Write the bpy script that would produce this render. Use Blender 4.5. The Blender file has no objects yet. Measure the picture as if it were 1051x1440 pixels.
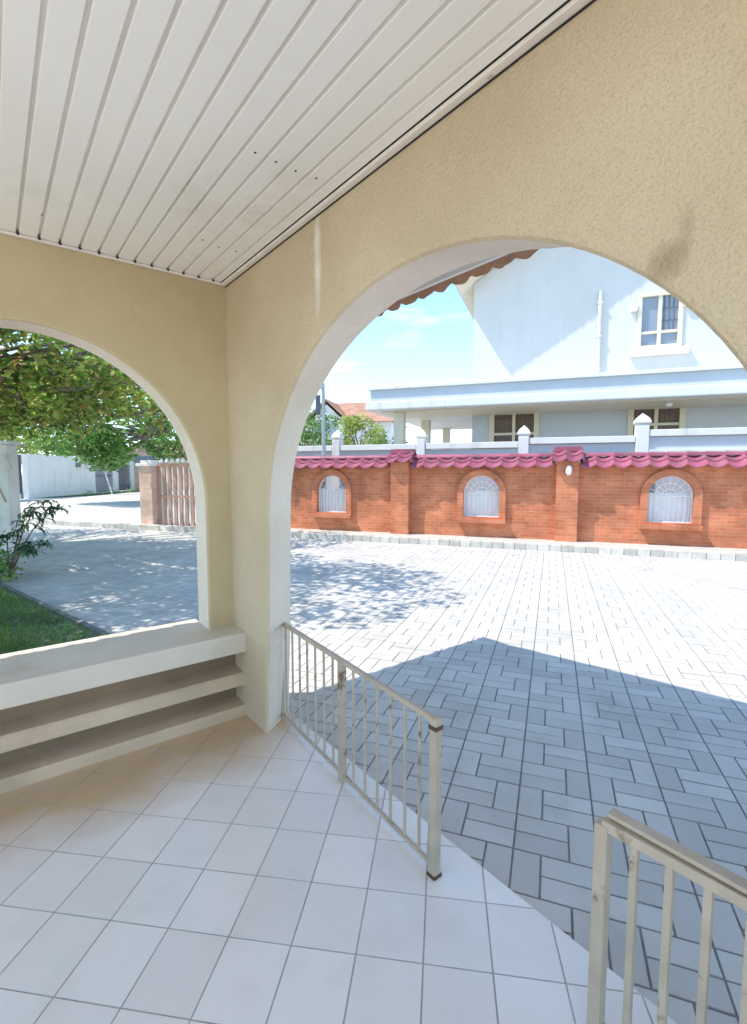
import bpy, bmesh, math, random
import numpy as np
from mathutils import Vector, Matrix
from mathutils.geometry import tessellate_polygon
R = math.radians
rnd = random.Random(7)
S = bpy.context.scene

# ------------------------------------------------------------------ camera
F = 690.0; PW, PH = 1051.0, 1440.0
PITCH = math.atan((720 - 662) / F); EYE = 1.5
cd = bpy.data.cameras.new('camera'); cam = bpy.data.objects.new('camera', cd)
S.collection.objects.link(cam)
cam.location = (0, 0, EYE); cam.rotation_euler = (math.pi / 2 - PITCH, 0, 0)
cd.sensor_fit = 'HORIZONTAL'; cd.sensor_width = 36.0; cd.lens = 36.0 * F / PW
cd.clip_start = 0.05; cd.clip_end = 600
S.camera = cam
# ------------------------------------------------------------------ world
w = bpy.data.worlds.new('World'); S.world = w; w.use_nodes = True
nt = w.node_tree; nt.nodes.clear()
SUN = Vector((-0.657, -0.069, 1.0)).normalized()          # towards the sun
elev = math.asin(SUN.z); azim = math.atan2(SUN.x, SUN.y)
out = nt.nodes.new('ShaderNodeOutputWorld'); bg = nt.nodes.new('ShaderNodeBackground')
sky = nt.nodes.new('ShaderNodeTexSky'); sky.sky_type = 'NISHITA'; sky.sun_disc = False
sky.sun_elevation = elev; sky.sun_rotation = azim
sky.air_density = 0.75; sky.dust_density = 0.0; sky.ozone_density = 2.0
tc = nt.nodes.new('ShaderNodeTexCoord'); mp = nt.nodes.new('ShaderNodeMapping')
mp.inputs['Scale'].default_value = (1.2, 1.2, 5.5)
cl = nt.nodes.new('ShaderNodeTexNoise'); cl.inputs['Scale'].default_value = 2.6
cl.inputs['Detail'].default_value = 9; cl.inputs['Roughness'].default_value = 0.58
cr = nt.nodes.new('ShaderNodeValToRGB')
cr.color_ramp.elements[0].position = 0.54; cr.color_ramp.elements[0].color = (0, 0, 0, 1)
cr.color_ramp.elements[1].position = 0.86; cr.color_ramp.elements[1].color = (0.5, 0.5, 0.5, 1)
mx = nt.nodes.new('ShaderNodeMix'); mx.data_type = 'RGBA'; mx.inputs['B'].default_value = (6.2, 6.5, 6.6, 1)
L = nt.links.new
L(tc.outputs['Generated'], mp.inputs['Vector']); L(mp.outputs['Vector'], cl.inputs['Vector'])
L(cl.outputs['Fac'], cr.inputs['Fac']); L(cr.outputs['Color'], mx.inputs['Factor'])
tint = nt.nodes.new('ShaderNodeVectorMath'); tint.operation = 'MULTIPLY'; tint.inputs[1].default_value = (1.0, 1.04, 0.95)
L(sky.outputs['Color'], tint.inputs[0]); L(tint.outputs['Vector'], mx.inputs['A']); L(mx.outputs['Result'], bg.inputs['Color'])
bg.inputs['Strength'].default_value = 0.15
L(bg.outputs['Background'], out.inputs['Surface'])
# ------------------------------------------------------------------ sun
sd = bpy.data.lights.new('sun', 'SUN'); sd.energy = 2.0; sd.angle = R(0.5); sd.color = (1.0, 0.92, 0.82)
so = bpy.data.objects.new('sun', sd); S.collection.objects.link(so)
so.rotation_euler = SUN.to_track_quat('Z', 'Y').to_euler()
S.view_settings.view_transform = 'Standard'; S.view_settings.look = 'None'
S.view_settings.exposure = 1.63; S.view_settings.gamma = 1.0
S.render.resolution_x = 747; S.render.resolution_y = 1024
try:
    S.cycles.max_bounces = 10; S.cycles.diffuse_bounces = 7
except Exception: pass

# ------------------------------------------------------------------ frames
A38 = R(38)
dB = Vector((math.cos(A38), math.sin(A38), 0)); dA = Vector((-math.sin(A38), math.cos(A38), 0))
m20 = Vector((math.sin(R(20)), math.cos(R(20)), 0)); e20 = Vector((m20.y, -m20.x, 0))
PORCH = Matrix.Rotation(A38, 4, 'Z')          # local x = out of the arch wall (t), local y = along it (s)
BRK = Matrix.Rotation(R(-20), 4, 'Z')         # local x = along brick wall (e), local y = away (p)
GZ = -0.08

# ------------------------------------------------------------------ mesh builder
class MB:
    def __init__(s): s.v = []; s.f = []; s.m = []
    def add(s, vs, fs, mi=0):
        b = len(s.v); s.v += [tuple(p) for p in vs]
        s.f += [tuple(i + b for i in f) for f in fs]; s.m += [mi] * len(fs); return s
    def box(s, x0, x1, y0, y1, z0, z1, mi=0):
        vs = [(x0,y0,z0),(x1,y0,z0),(x1,y1,z0),(x0,y1,z0),(x0,y0,z1),(x1,y0,z1),(x1,y1,z1),(x0,y1,z1)]
        return s.add(vs, [(0,3,2,1),(4,5,6,7),(0,1,5,4),(1,2,6,5),(2,3,7,6),(3,0,4,7)], mi)
    def bar(s, p, q, r0, r1=None, n=8, mi=0, cap=True):
        r1 = r0 if r1 is None else r1
        p = Vector(p); q = Vector(q); d = (q - p)
        if d.length < 1e-6: return s
        d.normalize(); u = d.orthogonal().normalized(); w_ = d.cross(u)
        vs = []
        for c, r in ((p, r0), (q, r1)):
            for k in range(n):
                a = 2 * math.pi * k / n; vs.append(c + (u * math.cos(a) + w_ * math.sin(a)) * r)
        fs = [(k, (k + 1) % n, n + (k + 1) % n, n + k) for k in range(n)]
        if cap: fs += [tuple(range(n - 1, -1, -1)), tuple(range(n, 2 * n))]
        return s.add(vs, fs, mi)
    def sqbar(s, p, q, wx, mi=0):                 # square tube between two points, kept upright
        p = Vector(p); q = Vector(q); d = (q - p).normalized()
        up = Vector((0, 0, 1)) if abs(d.z) < .9 else Vector((1, 0, 0))
        a = d.cross(up).normalized() * wx / 2; b = a.cross(d).normalized() * wx / 2
        vs = [c + i * a + j * b for c in (p, q) for i, j in ((-1,-1),(1,-1),(1,1),(-1,1))]
        return s.add(vs, [(3,2,1,0),(4,5,6,7),(0,1,5,4),(1,2,6,5),(2,3,7,6),(3,0,4,7)], mi)
    def lathe(s, prof, c=(0,0,0), n=20, mi=0, closed=True):
        vs = []; fs = []
        for r, z in prof:
            for k in range(n):
                a = 2 * math.pi * k / n; vs.append((c[0] + r * math.cos(a), c[1] + r * math.sin(a), c[2] + z))
        for i in range(len(prof) - 1):
            for k in range(n):
                fs.append((i*n+k, i*n+(k+1)%n, (i+1)*n+(k+1)%n, (i+1)*n+k))
        if closed: fs += [tuple(range(n-1,-1,-1)), tuple(range((len(prof)-1)*n, len(prof)*n))]
        return s.add(vs, fs, mi)
    def tube(s, pts, rs, n=8, mi=0):
        for i in range(len(pts) - 1): s.bar(pts[i], pts[i+1], rs[i], rs[i+1], n, mi)
        return s
    def plate(s, rings, holes=None, fn=None, mi=0, rim=None):
        """rings: list of (depth, outline[(a,b)]), holes: list of lists of (depth, loop). fn(a,b,depth)->xyz"""
        holes = holes or []
        for end, flip in ((0, False), (-1, True)):
            loops = [[Vector((a, b, 0)) for a, b in rings[end][1]]] + [[Vector((a, b, 0)) for a, b in h[end][1]] for h in holes]
            flat = [v for l in loops for v in l]
            deps = [rings[end][0]] * len(loops[0]) + [h[end][0] for h in holes for _ in h[end][1]]
            tri = tessellate_polygon(loops)
            s.add([fn(v.x, v.y, d) for v, d in zip(flat, deps)], [tuple(t) for t in tri], mi)
        for rg in [rings] + holes:
            n = len(rg[0][1]); vs = []; fs = []
            for d, lp in rg: vs += [fn(a, b, d) for a, b in lp]
            for i in range(len(rg) - 1):
                for k in range(n): fs.append((i*n+k, i*n+(k+1)%n, (i+1)*n+(k+1)%n, (i+1)*n+k))
            if rim and len(rg) > 2:
                k_ = rim[0] * n; s.add(vs, fs[:k_], mi); s.add(vs, fs[k_:], rim[1])
            else: s.add(vs, fs, mi)
        return s
    def build(s, name, mats, parent=None, M=None, loc=None, smooth=False, bevel=0, merge=True, auto=False):
        me = bpy.data.meshes.new(name)
        vs = s.v
        if parent is not None and loc is None and M is None:
            inv = parent['_inv_'] if False else ROOTS.get(parent.name)
            if inv is not None: vs = [inv @ Vector(p) for p in vs]
        me.from_pydata([tuple(p) for p in vs], [], s.f)
        if not isinstance(mats, (list, tuple)): mats = [mats]
        for x in mats: me.materials.append(x)
        if len(mats) > 1: me.polygons.foreach_set('material_index', s.m)
        bm = bmesh.new(); bm.from_mesh(me)
        if merge: bmesh.ops.remove_doubles(bm, verts=bm.verts, dist=0.00005)
        bmesh.ops.recalc_face_normals(bm, faces=bm.faces); bm.to_mesh(me); bm.free()
        if smooth:
            me.polygons.foreach_set('use_smooth', [True] * len(me.polygons))
            if auto: me.set_sharp_from_angle(angle=R(auto if auto > 1 else 35))
        o = bpy.data.objects.new(name, me); S.collection.objects.link(o)
        if M is not None: o.matrix_world = M
        if loc is not None: o.location = loc
        if parent is not None: o.parent = parent
        if bevel:
            b = o.modifiers.new('bevel', 'BEVEL'); b.width = bevel; b.segments = 2; b.limit_method = 'ANGLE'
        return o

ROOTS = {}
def tag(o, label=None, cat=None, group=None, kind=None):
    if label: o['label'] = label
    if cat: o['category'] = cat
    if group: o['group'] = group
    if kind: o['kind'] = kind
    return o
def empty(name, label, cat, base=(0,0,0), frame=None, group=None):
    """base is given in frame coordinates; children meshes are also written in frame coordinates"""
    o = bpy.data.objects.new(name, None); S.collection.objects.link(o); o.empty_display_size = .2
    Fm = frame if frame is not None else Matrix.Identity(4)
    T = Matrix.Translation(Vector(base))
    o.matrix_world = Fm @ T
    ROOTS[o.name] = T.inverted()
    return tag(o, label, cat, group)
def part(name, mb, mats, parent, **k):
    o = mb.build(name, mats, parent, **k)
    if parent.name in ROOTS: ROOTS[o.name] = ROOTS[parent.name]
    return o

# ------------------------------------------------------------------ materials
def nodes(name):
    m = bpy.data.materials.new(name); m.use_nodes = True
    t = m.node_tree; return m, t, t.nodes['Principled BSDF']
def mat(name, col, rough=.7, var=.08, vs=3.0, bump=0, bs=60, metal=0, spec=.4, rand=0, bd=.004, dirt=None, dscale=1.2, dth=(.55,.75), streak=0):
    m, t, b = nodes(name); N = t.nodes.new; K = t.links.new
    b.inputs['Roughness'].default_value = rough; b.inputs['Metallic'].default_value = metal
    b.inputs['Specular IOR Level'].default_value = spec
    c = N('ShaderNodeTexCoord')
    n = N('ShaderNodeTexNoise'); n.inputs['Scale'].default_value = vs; n.inputs['Detail'].default_value = 6
    K(c.outputs['Object'], n.inputs['Vector'])
    mr = N('ShaderNodeMapRange'); mr.inputs['From Min'].default_value = .3; mr.inputs['From Max'].default_value = .7
    mr.inputs['To Min'].default_value = 1 - var; mr.inputs['To Max'].default_value = 1 + var
    K(n.outputs['Fac'], mr.inputs['Value'])
    sc = N('ShaderNodeVectorMath'); sc.operation = 'SCALE'; sc.inputs[0].default_value = col[:3]
    K(mr.outputs['Result'], sc.inputs['Scale']); last = sc.outputs['Vector']
    if rand:
        g = N('ShaderNodeNewGeometry'); r2 = N('ShaderNodeMapRange')
        r2.inputs['To Min'].default_value = 1 - rand; r2.inputs['To Max'].default_value = 1 + rand
        K(g.outputs['Random Per Island'], r2.inputs['Value'])
        s2 = N('ShaderNodeVectorMath'); s2.operation = 'SCALE'; K(last, s2.inputs[0]); K(r2.outputs['Result'], s2.inputs['Scale'])
        last = s2.outputs['Vector']
    if dirt:
        n3 = N('ShaderNodeTexNoise'); n3.inputs['Scale'].default_value = dscale; n3.inputs['Detail'].default_value = 9; n3.inputs['Roughness'].default_value = .65
        if streak:
            mpp = N('ShaderNodeMapping'); mpp.inputs['Scale'].default_value = (1, 1, streak); K(c.outputs['Object'], mpp.inputs['Vector']); K(mpp.outputs['Vector'], n3.inputs['Vector'])
        else: K(c.outputs['Object'], n3.inputs['Vector'])
        m3 = N('ShaderNodeMapRange'); m3.inputs['From Min'].default_value = dth[0]; m3.inputs['From Max'].default_value = dth[1]
        K(n3.outputs['Fac'], m3.inputs['Value'])
        x = N('ShaderNodeMix'); x.data_type = 'RGBA'; K(m3.outputs['Result'], x.inputs['Factor'])
        K(last, x.inputs['A']); x.inputs['B'].default_value = (*dirt, 1); last = x.outputs['Result']
    K(last, b.inputs['Base Color'])
    if bump:
        n2 = N('ShaderNodeTexNoise'); n2.inputs['Scale'].default_value = bs; n2.inputs['Detail'].default_value = 4
        K(c.outputs['Object'], n2.inputs['Vector'])
        bp = N('ShaderNodeBump'); bp.inputs['Strength'].default_value = bump; bp.inputs['Distance'].default_value = bd
        K(n2.outputs['Fac'], bp.inputs['Height']); K(bp.outputs['Normal'], b.inputs['Normal'])
    return m

def stucco_mat(name, col, pits=True, stains=()):
    m, t, b = nodes(name); N = t.nodes.new; K = t.links.new
    b.inputs['Roughness'].default_value = .85; b.inputs['Specular IOR Level'].default_value = .25
    c = N('ShaderNodeTexCoord')
    n = N('ShaderNodeTexNoise'); n.inputs['Scale'].default_value = 1.6; n.inputs['Detail'].default_value = 7; n.inputs['Roughness'].default_value = .6
    K(c.outputs['Object'], n.inputs['Vector'])
    rp = N('ShaderNodeValToRGB'); e = rp.color_ramp.elements
    e[0].position = .3; e[0].color = (col[0]*.9, col[1]*.88, col[2]*.84, 1); e[1].position = .7; e[1].color = (col[0]*1.07, col[1]*1.08, col[2]*1.08, 1)
    K(n.outputs['Fac'], rp.inputs['Fac']); last = rp.outputs['Color']
    # fine speckle of the rough-cast
    f = N('ShaderNodeTexNoise'); f.inputs['Scale'].default_value = 190; f.inputs['Detail'].default_value = 2
    K(c.outputs['Object'], f.inputs['Vector'])
    fr = N('ShaderNodeMapRange'); fr.inputs['From Min'].default_value = .50; fr.inputs['From Max'].default_value = .70
    fr.inputs['To Max'].default_value = .34 if pits else .12
    K(f.outputs['Fac'], fr.inputs['Value'])
    x = N('ShaderNodeMix'); x.data_type = 'RGBA'; K(fr.outputs['Result'], x.inputs['Factor']); K(last, x.inputs['A'])
    x.inputs['B'].default_value = (col[0]*.5, col[1]*.45, col[2]*.38, 1); last = x.outputs['Result']
    sp = N('ShaderNodeSeparateXYZ'); K(c.outputs['Object'], sp.inputs['Vector'])
    for (s0, z0, rs, rz, sc_, amt) in stains:           # s, z centre, radii, colour, amount
        def sub(sock, v0, r):
            a = N('ShaderNodeMath'); a.operation = 'SUBTRACT'; K(sock, a.inputs[0]); a.inputs[1].default_value = v0
            d = N('ShaderNodeMath'); d.operation = 'DIVIDE'; K(a.outputs[0], d.inputs[0]); d.inputs[1].default_value = r
            p = N('ShaderNodeMath'); p.operation = 'POWER'; p.inputs[1].default_value = 2
            ab = N('ShaderNodeMath'); ab.operation = 'ABSOLUTE'; K(d.outputs[0], ab.inputs[0]); K(ab.outputs[0], p.inputs[0]); return p
        a1 = sub(sp.outputs['Y'], s0, rs); a2 = sub(sp.outputs['Z'], z0, rz)
        ad = N('ShaderNodeMath'); ad.operation = 'ADD'; K(a1.outputs[0], ad.inputs[0]); K(a2.outputs[0], ad.inputs[1])
        nn = N('ShaderNodeTexNoise'); nn.inputs['Scale'].default_value = 14; nn.inputs['Detail'].default_value = 5
        K(c.outputs['Object'], nn.inputs['Vector'])
        m4 = N('ShaderNodeMath'); m4.operation = 'MULTIPLY_ADD'; K(nn.outputs['Fac'], m4.inputs[0]); m4.inputs[1].default_value = 1.2; K(ad.outputs[0], m4.inputs[2])
        r4 = N('ShaderNodeMapRange'); r4.inputs['From Min'].default_value = 1.6; r4.inputs['From Max'].default_value = .5
        r4.inputs['To Max'].default_value = amt
        K(m4.outputs[0], r4.inputs['Value'])
        x4 = N('ShaderNodeMix'); x4.data_type = 'RGBA'; K(r4.outputs['Result'], x4.inputs['Factor']); K(last, x4.inputs['A'])
        x4.inputs['B'].default_value = (*sc_, 1); last = x4.outputs['Result']
    K(last, b.inputs['Base Color'])
    n2 = N('ShaderNodeTexNoise'); n2.inputs['Scale'].default_value = 95 if pits else 45; n2.inputs['Detail'].default_value = 2
    K(c.outputs['Object'], n2.inputs['Vector'])
    bp = N('ShaderNodeBump'); bp.inputs['Strength'].default_value = 1.0 if pits else .3; bp.inputs['Distance'].default_value = .005
    K(n2.outputs['Fac'], bp.inputs['Height']); K(bp.outputs['Normal'], b.inputs['Normal'])
    return m

def brick_mat(name, c1, c2, mortar, bw=.21, bh=.07):
    m, t, b = nodes(name); N = t.nodes.new; K = t.links.new
    b.inputs['Roughness'].default_value = .85; b.inputs['Specular IOR Level'].default_value = .2
    c = N('ShaderNodeTexCoord'); sp = N('ShaderNodeSeparateXYZ'); K(c.outputs['Object'], sp.inputs['Vector'])
    ad = N('ShaderNodeMath'); ad.operation = 'ADD'; K(sp.outputs['X'], ad.inputs[0]); K(sp.outputs['Y'], ad.inputs[1])
    cb = N('ShaderNodeCombineXYZ'); K(ad.outputs[0], cb.inputs['X']); K(sp.outputs['Z'], cb.inputs['Y'])
    bt = N('ShaderNodeTexBrick'); bt.inputs['Scale'].default_value = 1; bt.inputs['Brick Width'].default_value = bw
    bt.inputs['Row Height'].default_value = bh; bt.inputs['Mortar Size'].default_value = .006; bt.inputs['Mortar Smooth'].default_value = .3
    bt.inputs['Color1'].default_value = (*c1, 1); bt.inputs['Color2'].default_value = (*c2, 1); bt.inputs['Mortar'].default_value = (*mortar, 1)
    K(cb.outputs[0], bt.inputs['Vector'])
    n = N('ShaderNodeTexNoise'); n.inputs['Scale'].default_value = 2.2; n.inputs['Detail'].default_value = 8; K(c.outputs['Object'], n.inputs['Vector'])
    mr = N('ShaderNodeMapRange'); mr.inputs['From Min'].default_value = .3; mr.inputs['From Max'].default_value = .7
    mr.inputs['To Min'].default_value = .75; mr.inputs['To Max'].default_value = 1.25; K(n.outputs['Fac'], mr.inputs['Value'])
    sc = N('ShaderNodeVectorMath'); sc.operation = 'SCALE'; K(bt.outputs['Color'], sc.inputs[0]); K(mr.outputs['Result'], sc.inputs['Scale'])
    K(sc.outputs['Vector'], b.inputs['Base Color'])
    bp = N('ShaderNodeBump'); bp.inputs['Strength'].default_value = .6; bp.inputs['Distance'].default_value = .008; bp.invert = True
    K(bt.outputs['Fac'], bp.inputs['Height']); K(bp.outputs['Normal'], b.inputs['Normal'])
    return m

def leaf_mat(name, cols, trans=.35, warm=.25):
    m, t, b = nodes(name); N = t.nodes.new; K = t.links.new
    g = N('ShaderNodeNewGeometry'); rp = N('ShaderNodeValToRGB'); el = rp.color_ramp.elements
    el[0].position = cols[0][0]; el[0].color = (*cols[0][1], 1); el[1].position = cols[-1][0]; el[1].color = (*cols[-1][1], 1)
    for p, c in cols[1:-1]:
        q = el.new(p); q.color = (*c, 1)
    K(g.outputs['Random Per Island'], rp.inputs['Fac'])
    c_ = N('ShaderNodeTexCoord'); nz = N('ShaderNodeTexNoise'); nz.inputs['Scale'].default_value = 1.1; nz.inputs['Detail'].default_value = 4
    K(c_.outputs['Object'], nz.inputs['Vector'])
    r3 = N('ShaderNodeMapRange'); r3.inputs['From Min'].default_value = .35; r3.inputs['From Max'].default_value = .65; r3.inputs['To Min'].default_value = .6; r3.inputs['To Max'].default_value = 1.5
    K(nz.outputs['Fac'], r3.inputs['Value'])
    n4 = N('ShaderNodeTexNoise'); n4.inputs['Scale'].default_value = 2.3; K(c_.outputs['Object'], n4.inputs['Vector'])
    r4 = N('ShaderNodeMapRange'); r4.inputs['From Min'].default_value = .5; r4.inputs['From Max'].default_value = .72; r4.inputs['To Max'].default_value = warm
    K(n4.outputs['Fac'], r4.inputs['Value'])
    xw = N('ShaderNodeMix'); xw.data_type = 'RGBA'; K(r4.outputs['Result'], xw.inputs['Factor']); K(rp.outputs['Color'], xw.inputs['A']); xw.inputs['B'].default_value = (.38, .27, .09, 1)
    vm = N('ShaderNodeVectorMath'); vm.operation = 'SCALE'; K(xw.outputs['Result'], vm.inputs[0]); K(r3.outputs['Result'], vm.inputs['Scale'])
    K(vm.outputs['Vector'], b.inputs['Base Color'])
    b.inputs['Roughness'].default_value = .45; b.inputs['Specular IOR Level'].default_value = .35
    tr = N('ShaderNodeBsdfTranslucent'); K(vm.outputs['Vector'], tr.inputs['Color'])
    mx_ = N('ShaderNodeMixShader'); mx_.inputs[0].default_value = trans
    K(b.outputs[0], mx_.inputs[1]); K(tr.outputs[0], mx_.inputs[2])
    K(mx_.outputs[0], t.nodes['Material Output'].inputs['Surface'])
    return m

CREAM = (.60, .485, .34)
M = {}
M['stucco'] = stucco_mat('rough_cream_stucco', CREAM, True,
    stains=((1.90, 2.41, .034, .27, (.80, .77, .70), .9), (.475, 1.95, .05, .05, (.20, .13, .07), .62), (.44, 2.0, .02, .06, (.24, .17, .10), .3)))
M['plaster'] = stucco_mat('smooth_cream_plaster', (.55, .445, .28), False)
M['ledge'] = mat('stained_ledge_paint', (.60, .455, .32), .6, .12, 3, .15, 30, dirt=(.38, .28, .18), dscale=2.2, dth=(.52, .8))
M['reveal'] = stucco_mat('lit_reveal_stucco', (.80, .70, .60), True)  # wall stucco lightened to carry outdoor light on the arch reveals
M['bench'] = mat('painted_bench', (.66, .575, .48), .6, .06, 3, .15, 30, dirt=(.50, .42, .30), dscale=2.2, dth=(.55, .8))
M['ceiling'] = mat('ceiling_strip_paint', (.90, .88, .83), .45, .03, 2, 0, dirt=(.66, .60, .52), dscale=1.3, dth=(.55, .85))
M['trim'] = mat('trim_paint', (.80, .74, .66), .5, .08, 9, dirt=(.25, .18, .12), dscale=9, dth=(.62, .75))
M['dark'] = mat('dark_gap', (.03, .025, .02), .9, .1)
M['rusty_rail'] = mat('old_cream_rail_paint', (.45, .36, .27), .5, .12, 8, .3, 40, spec=.5, dirt=(.17, .10, .05), dscale=9, dth=(.58, .66))
M['rust'] = mat('rust', (.10, .055, .03), .85, .4, 20, .5, 60)
M['white'] = mat('white_paint', (.72, .72, .71), .6, .04, 1.2, .1, 20, dirt=(.50, .49, .46), dscale=3, dth=(.54, .8), streak=.2)
M['wall_white'] = mat('white_rendered_wall', (.56, .56, .56), .7, .05, .8, .12, 15, dirt=(.50, .505, .50), dscale=3.0, dth=(.5, .85), streak=.14)
M['shaded_white'] = mat('shaded_white_render', (.50, .54, .59), .7, .06, .9, .1, 20)  # white render with its blue-grey shade put into the colour
M['creamframe'] = mat('cream_window_frame', (.66, .60, .47), .5, .05, 4)
M['shutter'] = mat('brown_louvre', (.20, .13, .09), .6, .15, 6)
M['tile_pink'] = mat('glazed_rose_tile', (.30, .078, .125), .5, .18, 5, .1, 20, spec=.45, rand=.25, dirt=(.22, .10, .11), dscale=3, dth=(.5, .75))
M['roof_clay'] = mat('old_clay_roof_tile', (.40, .22, .13), .8, .25, 6, .4, 30, dirt=(.16, .11, .08), dscale=6, dth=(.5, .7))
M['roof_far'] = mat('far_clay_roof', (.40, .22, .15), .8, .2, 1.5)
M['brick'] = brick_mat('orange_brick', (.60, .215, .11), (.50, .155, .075), (.47, .28, .19))
M['brick_pale'] = brick_mat('pale_pink_brick', (.68, .47, .38), (.62, .40, .32), (.64, .54, .47))
M['grille'] = mat('white_grille', (.82, .82, .82), .4, .03)
M['sash'] = mat('pearly_sheet', (.76, .78, .80), .5, .06, 7)
M['metal_grey'] = mat('galvanised_pole', (.40, .43, .46), .45, .08, 4, metal=.3)
M['dark_metal'] = mat('dark_gate_paint', (.12, .13, .16), .5, .1)
M['grey_panel'] = mat('grey_panel', (.26, .27, .30), .6, .1, 2)
M['gate_red'] = mat('red_brown_gate_paint', (.50, .29, .22), .5, .12, 5)
M['gate_white'] = mat('gate_infill_white', (.78, .74, .70), .5, .06)
M['concrete'] = mat('pale_concrete', (.74, .71, .66), .85, .14, 2.5, .3, 30, dirt=(.32, .31, .29), dscale=1.6)
M['edging'] = mat('dark_edging', (.20, .20, .18), .9, .3, 10)
M['kerb'] = mat('kerb_setts', (.55, .52, .47), .85, .14, 6, .3, 40, rand=.16, dirt=(.36, .32, .27), dscale=2.5)
M['soil'] = mat('soil', (.12, .16, .07), .95, .5, 14, .8, 40, bd=.02)
M['grass'] = leaf_mat('grass_blades', [(0, (.09, .24, .04)), (.5, (.18, .38, .07)), (.85, (.26, .32, .09)), (1, (.36, .32, .15))], .3)
M['bark'] = mat('tree_bark', (.26, .21, .18), .9, .35, 8, .8, 25, bd=.02)
M['bark_red'] = mat('young_bark', (.22, .15, .10), .9, .3, 8, .5, 25)
M['road'] = mat('pale_concrete_road', (.56, .54, .50), .9, .10, .8, .2, 30, dirt=(.42, .40, .36), dscale=.5)
M['ground'] = mat('ground', (.42, .40, .36), .95, .15, .3)
M['lawn_far'] = mat('verge_grass', (.12, .17, .05), .95, .4, 5, .5, 40)
M['pave'] = mat('grey_white_paver', (.54, .525, .495), .75, .10, 1.1, .25, 90, rand=.11, bd=.002, dirt=(.38, .37, .34), dscale=1.6, dth=(.5, .78))
M['joint'] = mat('dark_joint', (.21, .205, .20), .95, .2, 10)
M['glass'] = mat('window_glass', (.22, .26, .32), .08, .1, 1, spec=.8)
M['lampglass'] = mat('opal_glass', (.85, .84, .80), .3, .02)
M['car_paint'] = mat('white_car_paint', (.78, .79, .80), .25, .02, 1, spec=.6)
M['rubber'] = mat('tyre_rubber', (.03, .03, .03), .8, .1)

# floor tiles: off-white ceramic, each a little different, blending to tan near the foot of the bench
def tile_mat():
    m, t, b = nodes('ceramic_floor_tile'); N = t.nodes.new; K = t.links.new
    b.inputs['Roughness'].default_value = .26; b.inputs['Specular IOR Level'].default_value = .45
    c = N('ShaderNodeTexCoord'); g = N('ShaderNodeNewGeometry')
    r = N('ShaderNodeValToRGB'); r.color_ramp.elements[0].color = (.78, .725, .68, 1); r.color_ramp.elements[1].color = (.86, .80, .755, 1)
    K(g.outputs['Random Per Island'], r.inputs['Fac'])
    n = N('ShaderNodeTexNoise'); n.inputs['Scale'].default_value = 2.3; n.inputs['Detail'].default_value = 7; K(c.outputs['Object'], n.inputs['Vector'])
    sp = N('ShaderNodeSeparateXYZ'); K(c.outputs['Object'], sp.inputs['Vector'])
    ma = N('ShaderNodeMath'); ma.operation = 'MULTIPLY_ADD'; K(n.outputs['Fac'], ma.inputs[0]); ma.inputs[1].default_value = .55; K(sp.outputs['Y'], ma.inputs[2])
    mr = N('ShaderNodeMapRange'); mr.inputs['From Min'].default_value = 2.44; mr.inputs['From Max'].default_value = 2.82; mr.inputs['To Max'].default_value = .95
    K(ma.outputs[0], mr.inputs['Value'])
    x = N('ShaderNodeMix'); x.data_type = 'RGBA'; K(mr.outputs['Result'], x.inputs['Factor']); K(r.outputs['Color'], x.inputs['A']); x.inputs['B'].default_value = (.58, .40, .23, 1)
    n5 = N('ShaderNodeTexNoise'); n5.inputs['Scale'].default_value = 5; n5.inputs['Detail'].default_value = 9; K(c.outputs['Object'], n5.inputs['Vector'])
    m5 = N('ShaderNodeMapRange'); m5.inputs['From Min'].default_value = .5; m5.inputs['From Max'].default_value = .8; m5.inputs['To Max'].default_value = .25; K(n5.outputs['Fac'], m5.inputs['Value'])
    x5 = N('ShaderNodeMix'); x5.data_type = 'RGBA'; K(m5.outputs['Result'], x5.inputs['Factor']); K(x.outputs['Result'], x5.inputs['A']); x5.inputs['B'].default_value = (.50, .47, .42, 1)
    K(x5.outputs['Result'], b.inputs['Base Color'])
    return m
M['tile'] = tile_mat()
M['grout'] = mat('tile_grout', (.42, .38, .35), .9, .2, 8)

# ------------------------------------------------------------------ slab patterns
def slab_field(rects, z_top, z_base, chamfer, gap, tilt=1.0):
    """rects in local xy -> numpy verts/faces of small chamfered slabs"""
    n = len(rects); r = np.array(rects, dtype=float); g = gap / 2
    x0, x1, y0, y1 = r[:,0]+g, r[:,1]-g, r[:,2]+g, r[:,3]-g
    rn = np.random.RandomState(3); tz = rn.normal(0, .0006, (n, 4)) + rn.normal(0, .0012, (n, 1)); tz = np.clip(tz, -.0012, .0012) * tilt
    c = chamfer
    V = np.zeros((n, 8, 3))
    for k, (xa, ya) in enumerate(((x0, y0), (x1, y0), (x1, y1), (x0, y1))):
        V[:, k] = np.stack([xa, ya, np.full(n, z_base)], 1)
    for k, (xa, ya) in enumerate(((x0+c, y0+c), (x1-c, y0+c), (x1-c, y1-c), (x0+c, y1-c))):
        V[:, 4+k] = np.stack([xa, ya, z_top + tz[:, k]], 1)
    f = np.array([(4,5,6,7),(0,1,5,4),(1,2,6,5),(2,3,7,6),(3,0,4,7)])
    Fc = (f[None] + 8 * np.arange(n)[:, None, None]).reshape(-1, 4)
    return V.reshape(-1, 3), Fc
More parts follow.
